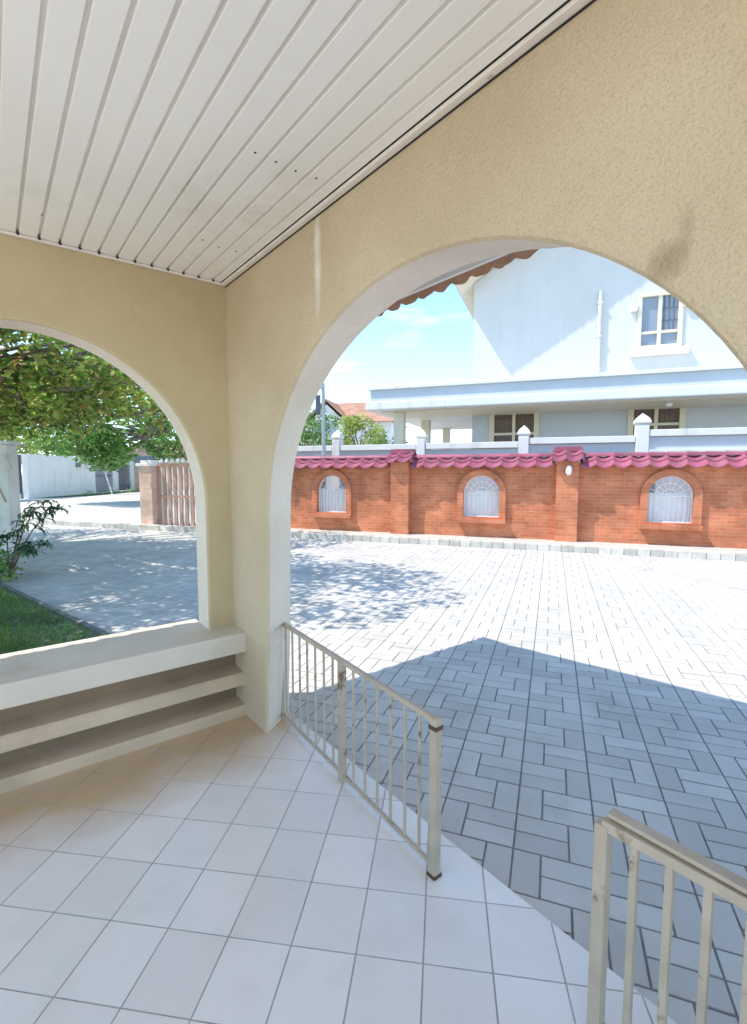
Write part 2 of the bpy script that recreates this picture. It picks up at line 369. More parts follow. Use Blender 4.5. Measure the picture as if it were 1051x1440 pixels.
def np_mesh(name, V, Fc, mats, mi=None):
    me = bpy.data.meshes.new(name); me.vertices.add(len(V)); me.vertices.foreach_set('co', V.astype(np.float32).ravel())
    k = Fc.shape[1]; me.loops.add(len(Fc) * k); me.loops.foreach_set('vertex_index', Fc.astype(np.int32).ravel())
    me.polygons.add(len(Fc)); me.polygons.foreach_set('loop_start', (np.arange(len(Fc)) * k).astype(np.int32))
    for x in mats: me.materials.append(x)
    if mi is not None: me.polygons.foreach_set('material_index', np.asarray(mi, dtype=np.int32))
    me.update(calc_edges=True); me.validate(); me.shade_flat(); return me
def link(o, name=None): S.collection.objects.link(o); return o

# ------------------------------------------------------------------ ground sheets
MB().add([(-150,-60,-.105),(150,-60,-.105),(150,300,-.105),(-150,300,-.105)], [(0,1,2,3)]).build('ground', M['ground'])
bpy.data.objects['ground']['kind'] = 'structure'
rd = MB().add([(-40,10.22,-.089),(-7.9,10.22,-.089),(-7.9,60,-.089),(-40,60,-.089)], [(0,1,2,3)]).build('road', M['road'], M=BRK); rd['kind'] = 'structure'

U = .11
rects = []
E0, Pend = .22, 10.16
for ci in range(-46, 34):
    ex = E0 + ci * 3 * U
    off = (ci * 37 % 2) * 2 * U if False else 0
    for ri in range(0, 56):
        y0 = Pend - (ri + 1) * 2 * U
        if (ri + ci) % 2 == 0:
            rects.append((ex, ex + U, y0, y0 + 2*U))
            rects.append((ex + U, ex + 3*U, y0, y0 + U)); rects.append((ex + U, ex + 3*U, y0 + U, y0 + 2*U))
        else:
            rects.append((ex + 2*U, ex + 3*U, y0, y0 + 2*U))
            rects.append((ex, ex + 2*U, y0, y0 + U)); rects.append((ex, ex + 2*U, y0 + U, y0 + 2*U))
# skip pavers below the porch floor
keep = []
for r_ in rects:
    cw = BRK @ Vector(((r_[0]+r_[1])/2, (r_[2]+r_[3])/2, 0)); t_ = cw.dot(dB); s_ = cw.dot(dA)
    if t_ < 1.2 and s_ < 2.9: continue
    if cw.y < -2: continue
    keep.append(r_)
V, Fc = slab_field(keep, GZ, GZ - .0045, .001, .0075)
me = np_mesh('paving', V, Fc, [M['pave']])
pv = bpy.data.objects.new('paving', me); link(pv); pv.matrix_world = BRK; pv['kind'] = 'structure'
jb = MB().add([(-15.2,-3,GZ-.0033),(11.5,-3,GZ-.0033),(11.5,10.16,GZ-.0033),(-15.2,10.16,GZ-.0033)], [(0,1,2,3)]).build('paving_bed', M['joint'], M=BRK); jb['kind'] = 'structure'

# ------------------------------------------------------------------ porch floor tiles
TA = R(8); TX, TY = .2086, .243
tm = Matrix.Rotation(-TA, 4, 'Z')
trs = []
for i in range(-30, 22):
    for j in range(-26, 16):
        x0 = -.25 + i * TX; y0 = 1.385 + j * TY
        trs.append((x0, x0 + TX, y0, y0 + TY))
V, Fc = slab_field(trs, 0.0, -.003, .0006, .0042, .3)
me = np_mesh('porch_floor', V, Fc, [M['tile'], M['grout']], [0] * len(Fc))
bm = bmesh.new(); bm.from_mesh(me)
bm.transform(PORCH.inverted() @ tm)          # to porch coordinates: x = t, y = s
for co, no in (((1.40,0,0),(1,0,0)), ((0,2.90,0),(0,1,0)), ((-3.8,0,0),(-1,0,0)), ((0,-3.2,0),(0,-1,0))):  # unseen floor extended past the roof edge to bounce sun into the porch
    bmesh.ops.bisect_plane(bm, geom=list(bm.verts)+list(bm.edges)+list(bm.faces), plane_co=co, plane_no=no, clear_outer=True)
def bm_box(bm, x0, x1, y0, y1, z0, z1, mi):
    vs = [bm.verts.new(c) for c in [(x0,y0,z0),(x1,y0,z0),(x1,y1,z0),(x0,y1,z0),(x0,y0,z1),(x1,y0,z1),(x1,y1,z1),(x0,y1,z1)]]
    for f in [(0,3,2,1),(4,5,6,7),(0,1,5,4),(1,2,6,5),(2,3,7,6),(3,0,4,7)]:
        q = bm.faces.new([vs[i] for i in f]); q.material_index = mi
bm_box(bm, -3.8, 1.398, -3.2, 2.90, -.11, -.0014, 1)
bm.to_mesh(me); bm.free()
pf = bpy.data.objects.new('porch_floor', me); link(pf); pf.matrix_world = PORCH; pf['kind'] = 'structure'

# ------------------------------------------------------------------ the porch
T0, T1 = 1.175, 1.395; SB, SB1 = 2.945, 3.165
porch = empty('porch', 'cream stuccoed porch with wide arched openings, built-in bench and white slatted ceiling', 'porch', (0,0,0), PORCH)
def arch_loop(cx, a, spring, b, n=56, z0=None, left=None, right=None):
    pts = []
    for k in range(n + 1):
        th = math.pi * k / n
        pts.append((cx + a * math.cos(th), spring + b * math.sin(th)))
    return pts
def wallA(off_side, off_top, d):
    lo = .20 - off_side; hi = 2.44 + off_side
    cx = (lo + hi) / 2; a = (hi - lo) / 2
    arc = arch_loop(cx, a, 1.25, .97 + off_top)
    arc = arc[::-1]                                    # from low s to high s
    o = [(-2.6, -.1), (lo - .02, -.1), (lo - .01, .5)] + arc + [(hi + .03, .5), (hi + .07, -.1), (SB1, -.1), (SB1, 2.72), (-2.6, 2.72)]
    return (d, o)
fnA = lambda a, b, d: (d, a, b)
rA = [wallA(.022, .022, T0), wallA(.008, .008, T0+.004), wallA(0, 0, T0+.016), wallA(.06, .008, T0+.10), wallA(.13, .016, T1-.012), wallA(.136, .022, T1-.003), wallA(.15, .03, T1)]
wa = part('arch_wall', MB().plate(rA, fn=fnA, rim=(2, 1)), [M['stucco'], M['reveal']], porch, smooth=True, auto=14)
# side wall with the arched window opening
def holeB(off, d):
    arc = arch_loop(.15, .87 + off, 1.30, .915 + off)
    return (d, arc + [(-.72 - off, .44), (1.02 + off, .44)])
fnB = lambda a, b, d: (a, d, b)
outB = [(-1.9, -.1), (T0 + .01, -.1), (T0 + .01, 2.72), (-1.9, 2.72)]
rB = [(SB, outB), (SB1, outB)]
hB = [holeB(.014, SB), holeB(.004, SB+.004), holeB(0, SB+.014), holeB(.004, SB1-.014), holeB(.02, SB1)]
wb = part('window_wall', MB().plate(rB, [hB], fn=fnB, rim=(2, 1)), [M['plaster'], M['reveal']], porch, smooth=True, auto=14)
tag(wb, 'smoother yellow-cream wall with the smaller arched opening')
# bench: seat slab that runs out as the sill, two receding ledges, riser coloured dark for the shade in the recess
def slab(y0, y1, z0, z1): return MB().box(-2.4, T0 + .004, y0, y1, z0, z1)
part('bench_seat', slab(2.755, SB + .02, .405, .525), M['bench'], porch, bevel=.008)
part('window_sill', MB().box(-.735, 1.03, SB + .021, 3.235, .42, .523), M['bench'], porch, bevel=.006)
part('bench_riser', MB().box(-2.4, T0 + .004, 2.93, SB + .03, -.02, .404), mat('recess_shade_paint', (.27, .185, .115), .7, .15, 3), porch)
lg = MB()
for (z0, z1, y) in ((.185, .262, 2.795), (0.0, .062, 2.775)):
    prof = [(2.936, z0), (y, z0), (y, z1 - .012), (y + .012, z1), (2.936, z1 + .012)]
    lg.add([(x, a, b) for x in (-2.4, T0 + .004) for a, b in prof], [(0,1,2,3,4), (9,8,7,6,5)] + [(i, (i+1)%5, 5+(i+1)%5, 5+i) for i in range(5)])
part('bench_ledge', MB().add(lg.v[:10], lg.f[:7]), M['ledge'], porch)
part('bench_ledge', MB().add(lg.v[10:], [tuple(i-10 for i in f) for f in lg.f[7:]]), M['ledge'], porch)
# ceiling of metal strips with open grooves between them; unseen rear cut short to let sun in
cz = 2.615
ce = MB(); px = .163 - .0845 * 30
prof = []
x = px + .0845 * 8
while x < T0 + .01:
    prof += [(x + .006, cz + .020), (x + .006, cz + .0015), (x + .0085, cz), (x + .0765, cz), (x + .0780, cz + .003), (x + .0785, cz + .020)]
    x += .0845
n = len(prof)
ce.add([(a, y, b) for y in (-1.9, SB + .005) for a, b in prof], [(i, i + 1, n + i + 1, n + i) for i in range(n - 1)])
ce.add([(-1.9, -1.9, cz + .04), (T0+.01, -1.9, cz + .04), (T0+.01, SB + .01, cz + .04), (-1.9, SB + .01, cz + .04)], [(0,1,2,3)])
part('ceiling', ce, M['ceiling'], porch)
def trim(x0, x1, y0, y1):
    return MB().box(x0, x1, y0, y1, cz - .016, cz - .002)
part('ceiling_trim', trim(T0 - .03, T0 - .002, -1.9, SB - .002), M['trim'], porch, bevel=.003)
part('ceiling_trim', trim(-1.9, T0 - .031, SB - .018, SB - .002), M['trim'], porch, bevel=.003)
part('shadow_gap', MB().box(T0 - .034, T0 + .001, -1.9, SB - .003, cz - .0015, cz + .002).box(T0 - .004, T0 - .0012, -1.9, SB - .003, cz - .021, cz - .0161), M['dark'], porch)
ge = MB(); x = px
while x < T0 - .03:
    if x > -.35: part('groove_end', MB().box(x - .004, x + .006, SB - .024, SB - .0185, cz - .009, cz - .0005), M['dark'], porch)
    x += .0845
for (t_, s_) in ((.795,1.693),(.876,1.695),(.959,1.699),(1.043,1.69),(.873,2.462),(.963,2.488),(1.049,2.481),(.24,2.66)):
    part('screw_hole', MB().lathe([(.0042, 0), (.004, -.002), (.002, -.0025)], (t_, s_, cz - .0002), 10), M['dark'], porch)
# roof: hipped, clay tiles with waved edges, white soffit and fascia; stops short out of view to admit sunlight
TE, SE, ze = 2.16, 3.88, 2.555
rf = MB()
def wave_slope(mb, along0, along1, fx, lam=.145, amp=.016):
    nn = int((along1 - along0) / .0125); rows = []
    for (dist, top) in ((0, 0), (.05, 0), (2.3, 0)):
        row = []
        for k in range(nn + 1):
            s_ = along0 + (along1 - along0) * k / nn
            ph = (s_ / lam) % 1.0
            hgt = amp - amp * 1.7 * abs(math.sin(math.pi * ph)) ** .75
            j = .006 * math.sin(s_ * 31.7) + .004 * math.sin(s_ * 77)
            row.append(fx(s_, dist + (j if dist == 0 else 0), ze + .008 + dist * .42 + hgt))
        rows.append(row)
    vs = [p for r_ in rows for p in r_]; m_ = nn + 1
    fs = [(i*m_+k, i*m_+k+1, (i+1)*m_+k+1, (i+1)*m_+k) for i in range(2) for k in range(nn)]
    # thickness
    b = len(vs); vs2 = [(p[0], p[1], p[2] + .016) for p in vs]
    fs2 = [tuple(i + b for i in f[::-1]) for f in fs] + [(k, b + k, b + k + 1, k + 1) for k in range(nn)]
    mb.add(vs + vs2, fs + fs2)
wave_slope(rf, -1.9, SE, lambda s_, d, z: (TE - d, s_, z))
rt = part('roof', rf, M['roof_clay'], porch, smooth=True, auto=True)
tag(rt, 'weathered clay pantile roof with a waved eave')
rs = MB(); wave_slope(rs, -1.9, TE - .05, lambda s_, d, z: (s_, SE - d, z))
part('roof', rs, M['roof_clay'], porch, smooth=True, auto=True)
part('soffit', MB().box(T1 + .001, TE - .13, -1.9, SE - .13, 2.60, 2.612).box(-1.9, T1 - .001, SB1 + .001, SE - .13, 2.6005, 2.6125), M['white'], porch)
part('fascia', MB().box(TE - .128, TE - .105, -1.9, SE - .105, 2.555, 2.66).box(-1.9, TE - .129, SE - .129, SE - .106, 2.555, 2.659), M['white'], porch)
part('roof_deck', MB().box(-1.9, TE - .14, -1.9, SE - .14, 2.73, 2.78), M['roof_clay'], porch)

# ------------------------------------------------------------------ low railings in the arch
def railing(label, s_a, t_a, s_b, t_b, posts, balus, H=.60, end_over=0.0, bw_=.010, rail_w=.021, zb=.035):
    root = empty('metal_railing', label, 'railing', (t_a, s_a, 0), PORCH, None)
    P = lambda f, z=0: Vector((t_a + (t_b - t_a) * f, s_a + (s_b - s_a) * f, z))
    part('top_rail', MB().sqbar(P(0, H), P(1, H), rail_w), M['rusty_rail'], root, bevel=.003)
    part('bottom_rail', MB().sqbar(P(0, zb), P(1, zb), rail_w * .75), M['rusty_rail'], root, bevel=.002)
    for f, w_, over, z0 in posts:
        p = P(f)
        mb = MB().box(p.x - w_/2, p.x + w_/2, p.y - w_/2, p.y + w_/2, z0, H + over)
        po = part('post', mb, M['rusty_rail'], root, bevel=.003)
        if w_ > .033 and over > 0:
            part('rust_patch', MB().box(p.x-w_/2-.002, p.x+w_/2+.002, p.y-w_/2-.002, p.y+w_/2+.002, H-.032, H-.016), M['rust'], po)
            part('post_foot', MB().box(p.x-w_/2-.003, p.x+w_/2+.003, p.y-w_/2-.003, p.y+w_/2+.003, z0, z0+.012), M['rust'], po)
    for f in balus:
        p = P(f); b_ = bw_ / 2
        part('baluster', MB().box(p.x - b_, p.x + b_, p.y - b_, p.y + b_, zb + .002, H - .01), M['rusty_rail'], root, bevel=.0015)
    return root
r1 = railing('long low cream metal railing running from the arch pillar to a rusty end post', 2.59, 1.325, 1.205, 1.228,
    [(0, .022, 0, .0), (.515, .032, 0, .0), (1, .034, .012, -.0)],
    [.045, .112, .18, .248, .316, .384, .45, .59, .66, .73, .80, .87, .935], .60)
r2 = railing('near low cream metal railing with a thick flaking top rail at the lower right corner', .572, 1.197, -.05, 1.217,
    [(0, .034, .0, .0), (1, .034, 0, 0)],
    [.125, .25, .375, .5, .625, .75, .875], .60, bw_=.0175, rail_w=.028)
r1['group'] = r2['group'] = 'low metal railings in the wide arch'
# thick flat handrail strip on the near railing
part('handrail_strip', MB().box(1.199, 1.232, -.05, .565, .618, .630), M['rusty_rail'], r2, bevel=.002)

# ------------------------------------------------------------------ kerb
kb = MB(); x = -15.2
while x < 11.5:
    L_ = .22
    kb.box(x + .006, x + L_ - .006, 10.16, 10.29, -.10, .045); kb.box(x + .006, x + L_ - .006, 10.302, 10.42, -.10, .047); x += L_
kb.box(-15.2, 11.5, 10.178, 11.2, -.10, .030)
kb_o = kb.build('kerb', [M['kerb']], M=BRK); kb_o['kind'] = 'structure'

# ------------------------------------------------------------------ brick wall with arched grilles and rose tile coping
BP, BT = 11.05, .22
bw = empty('brick_wall', 'long orange brick boundary wall with arched grilled openings and rose pink tile coping', 'wall', (0, BP, 0), BRK)
WIN = (-5.11, -1.47, 2.19, 5.85)
PIL = (-6.95, -3.32, .29, 3.98, 7.6)
def wloop(cx, hw, z0, spring, n=20):
    return [(cx + hw * math.cos(math.pi * k / n), spring + hw * math.sin(math.pi * k / n)) for k in range(n + 1)] + [(cx - hw, z0), (cx + hw, z0)]
fnK = lambda a, b, d: (a, d, b)
outK = [(-8.0, .02), (7.8, .02), (7.8, 1.66), (-8.0, 1.66)]
holes = [[(BP, wloop(c, .40, .47, 1.0)), (BP + BT, wloop(c, .40, .47, 1.0))] for c in WIN]
part('wall', MB().plate([(BP, outK), (BP + BT, outK)], holes, fnK), M['brick'], bw)
for c in PIL:
    pl = part('pillar', MB().box(c - .215, c + .215, BP - .17, BP + .003, .03, 1.72), M['brick'], bw)
def pantile_run(x0, x1, y_ridge, z_ridge, y_eave, z_eave, lam=.335, rows=2, amp=.038):
    mb = MB(); nt_ = max(1, int(round((x1 - x0) / lam))); lam = (x1 - x0) / nt_
    for r_ in range(rows):
        for k in range(nt_):
            xa = x0 + k * lam
            f0 = r_ / rows; f1 = (r_ + 1) / rows + (.04 if r_ < rows - 1 else 0)
            up = .03 * (rows - 1 - r_)
            seg = 12; vs = []; fs = []
            for (fr, lift) in ((f0, 0), (f1, .012 + (.018 if r_ < rows - 1 else 0))):
                for q in range(seg + 1):
                    u_ = q / seg
                    # S-profile: a broad shallow pan and a narrow roll
                    if u_ < .74: h_ = -amp * math.sin(math.pi * u_ / .74)
                    else: h_ = amp * .75 * math.sin(math.pi * (u_ - .74) / .26)
                    vs.append((xa + u_ * lam, y_ridge + (y_eave - y_ridge) * fr, z_ridge + (z_eave - z_ridge) * fr + h_ + lift))
            m_ = seg + 1
            fs = [(q, q + 1, m_ + q + 1, m_ + q) for q in range(seg)]
            b = len(vs); vs += [(p[0], p[1], p[2] + .022) for p in vs]
            fs += [tuple(b + i for i in f[::-1]) for f in fs]
            fs += [(m_ + q, m_ + q + 1, b + m_ + q + 1, b + m_ + q) for q in range(seg)] + [(q + 1, q, b + q, b + q + 1) for q in range(seg)]
            fs += [(0, m_, b + m_, b), (m_ - 1, b + m_ - 1, b + 2*m_ - 1, 2*m_ - 1)]
            mb.add(vs, fs)
    return mb
yc = BP + BT / 2; segs = [(-8.0, -7.2)] + [(PIL[i] + .25, PIL[i+1] - .25) for i in range(4)]
for a_, b_ in segs:
    mb = pantile_run(a_, b_, yc, 1.80, BP - .23, 1.58)
    mb2 = pantile_run(a_, b_, yc, 1.80, BP + BT + .23, 1.58)
    mb.add(mb2.v, mb2.f)
    n_ = int((b_ - a_) / .335)
    for k in range(n_ + 1):
        xa = a_ + (b_ - a_) * k / (n_ + 1); xb = a_ + (b_ - a_) * (k + 1) / (n_ + 1)
        ring = lambda x_, r_: [(x_, yc + r_ * math.cos(t) , 1.795 + r_ * math.sin(t)) for t in [math.pi * q / 8 for q in range(9)]]
        mb.add(ring(xa, .085) + ring(xb + .01, .072), [(q, q+1, 9+q+1, 9+q) for q in range(8)] + [tuple(range(9)), tuple(range(17, 8, -1))])
    part('tile_coping', mb, M['tile_pink'], bw)
for c in PIL:
    mb = pantile_run(c - .30, c + .30, yc, 1.93, BP - .32, 1.70, lam=.3)
    mb2 = pantile_run(c - .30, c + .30, yc, 1.93, BP + BT + .23, 1.70, lam=.3); mb.add(mb2.v, mb2.f)
    mb.box(c - .27, c + .27, yc - .09, yc + .09, 1.90, 2.005)
    for sx in (-.31, .28): mb.box(c + sx, c + sx + .03, BP - .30, BP + BT + .2, 1.69, 1.76)
    part('pillar_cap', mb, M['tile_pink'], bw)
for c in WIN:
    wn = empty('window', None, None, (c, BP, 0), BRK); bpy.data.objects.remove(wn)
    o1 = [(BP - .07, wloop(c, .53, .35, 1.0)), (BP - .003, wloop(c, .53, .35, 1.0))]
    h1 = [(BP - .07, wloop(c, .395, .475, 1.0)), (BP - .003, wloop(c, .395, .475, 1.0))]
    su = part('window_surround', MB().plate(o1, [h1], fnK), M['brick'], bw)
    sl = part('window_sill', MB().box(c - .54, c + .54, BP - .16, BP - .071, .35, .44), M['brick'], su)
    g = MB(); yb = BP + .09
    lp = wloop(c, .392, .478, 1.0)
    for i in range(len(lp)): g.sqbar((lp[i][0], yb, lp[i][1]), (lp[(i+1)%len(lp)][0], yb, lp[(i+1)%len(lp)][1]), .035)
    for k in range(-4, 5):
        xx = c + k * .085
        g.bar((xx, yb, .48), (xx, yb, 1.0), .008, n=6)
    g.bar((c - .39, yb, 1.0), (c + .39, yb, 1.0), .012, n=6); g.bar((c - .39, yb, .62), (c + .39, yb, .62), .008, n=6)
    for k in range(1, 8):
        th = math.pi * k / 8; r_a = .13
        g.bar((c + r_a * math.cos(th), yb, 1.0 + r_a * math.sin(th)), (c + .385 * math.cos(th), yb, 1.0 + .385 * math.sin(th)), .007, n=6)
    for rr in (.13, .26):
        for k in range(12):
            t0, t1 = math.pi * k / 12, math.pi * (k + 1) / 12
            g.bar((c + rr * math.cos(t0), yb, 1.0 + rr * math.sin(t0)), (c + rr * math.cos(t1), yb, 1.0 + rr * math.sin(t1)), .007, n=6)
    part('grille', g, M['grille'], su)
    cs = MB(); nn = 40; vs = []
    for k in range(nn + 1):
        xx = c - .39 + .78 * k / nn; yy = yb + .05 + .008 * math.sin(k * 1.35)
        vs += [(xx, yy, .475), (xx, yy, 1.06)]
    cs.add(vs, [(2*k, 2*k+2, 2*k+3, 2*k+1) for k in range(nn)])
    part('ribbed_sheet', cs, M['sash'], su)
# oval lamp on the right-hand pillar
lp_ = empty('wall_lamp', 'small oval white lamp fixed to the brick pillar under its tile cap', 'lamp', (.31, BP - .17, 1.42), BRK)
part('lamp_base', MB().box(.27, .35, BP - .19, BP - .1715, 1.47, 1.53), M['white'], lp_, bevel=.004)
part('lamp_globe', MB().lathe([(.012,-.115),(.038,-.10),(.058,-.06),(.064,-.01),(.056,.045),(.036,.08),(.012,.095)], (.31, BP - .235, 1.52), 18), M['lampglass'], lp_, smooth=True)

# ------------------------------------------------------------------ neighbour's white wall
NP = 12.55
nw = empty('boundary_wall', 'white rendered garden wall with pointed posts rising behind the brick wall', 'wall', (0, NP, 0), BRK)
nwp = MB(); nwp.box(-9.5, -.80, NP, NP + .13, -.1, 2.05); nwp.box(-.56, 1.74, NP, NP + .13, -.1, 2.13); nwp.box(2.0, 9.0, NP, NP + .13, -.1, 2.26)
part('panel', nwp, M['shaded_white'], nw)
for a_, b_, z in ((-9.5, -5.78, 2.05), (-5.52, -3.37, 2.05), (-3.11, -.81, 2.06), (-.55, 1.73, 2.14), (2.01, 9.0, 2.265)):
    part('top_rail', MB().box(a_, b_, NP - .07, NP + .19, z, z + .15), M['white'], nw, bevel=.01)
part('lower_ledge', MB().box(2.01, 9.0, NP - .10, NP - .002, 1.86, 1.97), M['white'], nw, bevel=.008)
for c, z, hw in ((-5.65, 2.35, .11), (-3.24, 2.32, .11), (-.68, 2.33, .12), (1.87, 2.52, .13), (6.2, 2.52, .13)):
    po = part('post', MB().box(c - hw, c + hw, NP - .09, NP + .2, -.1, z), M['white'], nw, bevel=.008)
    yc_ = NP + .055; f = MB()
    f.add([(c + i * k_, yc_ + j * k_, z_) for (k_, z_) in ((hw*.8, z), (hw*1.25, z + .05), (hw*1.25, z + .085), (hw*.95, z + .16), (.006, z + .27)) for i, j in ((-1,-1),(1,-1),(1,1),(-1,1))],
          [(0,3,2,1)] + [(4*r_+k, 4*r_+(k+1)%4, 4*(r_+1)+(k+1)%4, 4*(r_+1)+k) for r_ in range(4) for k in range(4)] + [(16,17,18,19)])
    part('finial', f, M['white'], po)

# ------------------------------------------------------------------ neighbour's house
HP, HC = 17.0, -2.62
hs = empty('neighbour_house', 'two-storey white house with a flat-roofed extension and a gable overhang shading its wall', 'house', (0, HP, 0), BRK)
# gable wall: rake rises to the right from the corner
EX = -3.08; z0r = 7.42; sl_ = .64; apex = 7.5
gz = lambda e_: z0r + sl_ * (e_ - EX) if e_ < apex else z0r + sl_ * (apex - EX) - sl_ * (e_ - apex)
out_h = [(HC, 3.9), (17.6, 3.9), (17.6, gz(17.6) - .02), (apex, gz(apex) - .02), (HC, gz(HC) - .02)]
hole = lambda a, b, c, d: [(a, c), (b, c), (b, d), (a, d)]
WU = (2.36, 3.36, 5.22, 6.68)
wl = [(-1.90, -.60, 2.0, 3.38), (2.26, 3.52, 2.0, 3.38)]
hh = [[(HP, hole(*q)), (HP + .25, hole(*q))] for q in [WU] + wl]
part('ground_floor_wall', MB().plate([(HP, [(HC, -.1), (17.6, -.1), (17.6, 3.899), (HC, 3.899)]), (HP + .25, [(HC, -.1), (17.6, -.1), (17.6, 3.899), (HC, 3.899)])], hh[1:], fnK), M['shaded_white'], hs)
part('front_wall', MB().plate([(HP, out_h), (HP + .25, out_h)], hh[:1], fnK), M['wall_white'], hs)
part('side_wall', MB().box(HC, HC + .25, HP + .251, HP + 9, -.1, gz(HC) - .03), M['wall_white'], hs)
OV = .75
def rake(mb, x0, z0, x1, z1, y0, y1, th):
    vs = [(x, y, z + t) for x, z in ((x0, z0), (x1, z1)) for y in (y0, y1) for t in (0, th)]
    mb.add(vs, [(0,1,3,2),(4,6,7,5),(0,2,6,4),(1,5,7,3),(0,4,5,1),(2,3,7,6)])
rk = MB(); rake(rk, EX, z0r, apex, gz(apex), HP - OV, HP + 9, .10); rake(rk, apex, gz(apex), 17.9, gz(17.9), HP - OV, HP + 9, .10)
part('roof', rk, M['creamframe'], hs)
# waved barge tiles along the rake
bt = MB(); k = 0; e_ = EX - .02
while e_ < apex:
    z_ = gz(e_) + .10
    bt.bar((e_, HP - OV - .03, z_ + .03), (e_ + .30, HP - OV - .03, z_ + .30 * sl_ + .065), .075, .055, n=10)
    e_ += .26
part('barge_tiles', bt, M['creamframe'], hs, smooth=True, auto=True)
part('roof_tiles', MB().add([(EX - .05, HP - OV, z0r + .07), (apex, HP - OV, gz(apex) + .14), (apex, HP + 9, gz(apex) + .14), (EX - .05, HP + 9, z0r + .07)], [(0,1,2,3)]), M['roof_far'], hs)
# flat extension slab with moulded fascia
sb = MB(); X0, X1, Y0, Y1 = -5.52, 12.0, 14.8, 16.997
def ringbox(mb, o, z0, z1):
    mb.box(X0 - o, X1, Y0 - o, Y1, z0, z1)
f0 = MB(); ringbox(f0, .06, 4.03, 4.13); part('slab_lip', f0, M['white'], hs, bevel=.012)
f1 = MB(); ringbox(f1, -.02, 3.66, 4.029); part('slab_band', f1, M['shaded_white'], hs)
f2 = MB(); ringbox(f2, .10, 3.40, 3.659); part('slab_cornice', f2, M['white'], hs, bevel=.03)
part('soffit', MB().box(X0 + .3, X1, Y0 + .3, Y1, 3.37, 3.399), M['creamframe'], hs)
# carport part of the slab behind the front strip
part('carport_roof', MB().box(X0 - .06, HC - .004, Y1 + .001, 23.0, 3.42, 4.10), M['white'], hs)
for (u_e, p_) in ((-4.68, 15.35), (-4.62, 18.6), (-4.60, 22.4), (-2.95, 22.4)):
    part('column', MB().box(u_e - .16, u_e + .16, p_ - .16, p_ + .16, -.1, 3.369 if p_ < 17 else 3.419), M['creamframe'], hs, bevel=.01)
dr = MB().lathe([(.05, 0), (.05, 2.85)], (1.22, HP - .075, 4.14), 12)
for zz in (4.6, 5.6, 6.6): dr.box(1.15, 1.29, HP - .14, HP - .002, zz, zz + .04)
part('drainpipe', dr, M['white'], hs, smooth=True, auto=True)
def window(x0, x1, z0, z1, cols, split, glassm, fw=.09, bars=True, sill=True):
    y = HP; fr = MB()
    fr.box(x0 - fw, x1 + fw, y - .06, y + .10, z1 - .02, z1 + fw); fr.box(x0 - fw, x1 + fw, y - .06, y + .10, z0 - fw, z0 + .02)
    fr.box(x0 - fw, x0 + .02, y - .055, y + .095, z0, z1); fr.box(x1 - .02, x1 + fw, y - .055, y + .095, z0, z1)
    for k in range(1, cols):
        xm = x0 + (x1 - x0) * k / cols; fr.box(xm - .05, xm + .05, y - .02, y + .08, z0, z1)
    fr.box(x0, x1, y - .018, y + .078, split - .04, split + .04)
    o = part('window', fr, M['creamframe'], hs, bevel=.006)
    part('pane', MB().box(x0, x1, y + .05, y + .06, z0, z1), glassm, o)
    if bars:
        g_ = MB(); k = 0; xx = x0 + .09
        while xx < x1: g_.bar((xx, y + .03, z0), (xx, y + .03, z1), .012, n=6); xx += .13
        for zz in np.linspace(z0 + .2, z1 - .15, 4): g_.bar((x0, y + .03, zz), (x1, y + .03, zz), .012, n=6)
        part('window_bars', g_, M['dark_metal'], o)
    if sill:
        part('sill', MB().box(x0 - .28, x1 + .28, y - .16, y - .002, z0 - .30, z0 - fw - .002), M['white'], o, bevel=.02)
        for xs in (x0 - .30, x1 + fw + .01):
            part('bracket', MB().box(xs, xs + .20, y - .12, y - .002, z1 - .42, z1 - .22), M['white'], o, bevel=.03)
    return o
wu = window(*WU, 2, 5.62, M['glass'], bars=False)
ob = MB()
for xx in (2.98, 3.1, 3.22): ob.bar((xx, HP + .03, 5.66), (xx, HP + .03, 6.66), .014, n=6)
for zz in (5.95, 6.3): ob.bar((2.9, HP + .03, zz), (3.34, HP + .03, zz), .012, n=6)
part('window_bars', ob, M['dark_metal'], wu)
for q in wl:
    window(*q, 2, 2.72 if q[0] < 0 else 2.9, M['shutter'], fw=.14, sill=False)
sl2 = empty('ceiling_lamp', 'small round white lamp under the flat roof of the white house', 'lamp', (2.95, 15.6, 3.30), BRK)
part('lamp_base', MB().lathe([(.07, 3.345), (.07, 3.369)], (2.95, 15.6, 0), 16), M['white'], sl2)
part('lamp_globe', MB().lathe([(.02, 3.25), (.075, 3.275), (.10, 3.31), (.08, 3.344)], (2.95, 15.6, 0), 16), M['lampglass'], sl2, smooth=True)
# little roof-top unit
ac = empty('roof_ventilator', 'small pale box with dark outlets on the flat roof beside the house corner', 'ventilator', (-2.85, 15.9, 4.13), BRK)
part('housing', MB().box(-3.2, -2.55, 15.7, 16.1, 4.13, 4.33), M['white'], ac, bevel=.01)
for xx in (-3.05, -2.86, -2.70):
    part('outlet', MB().box(xx - .04, xx + .04, 15.675, 15.699, 4.19, 4.28), M['dark'], ac)

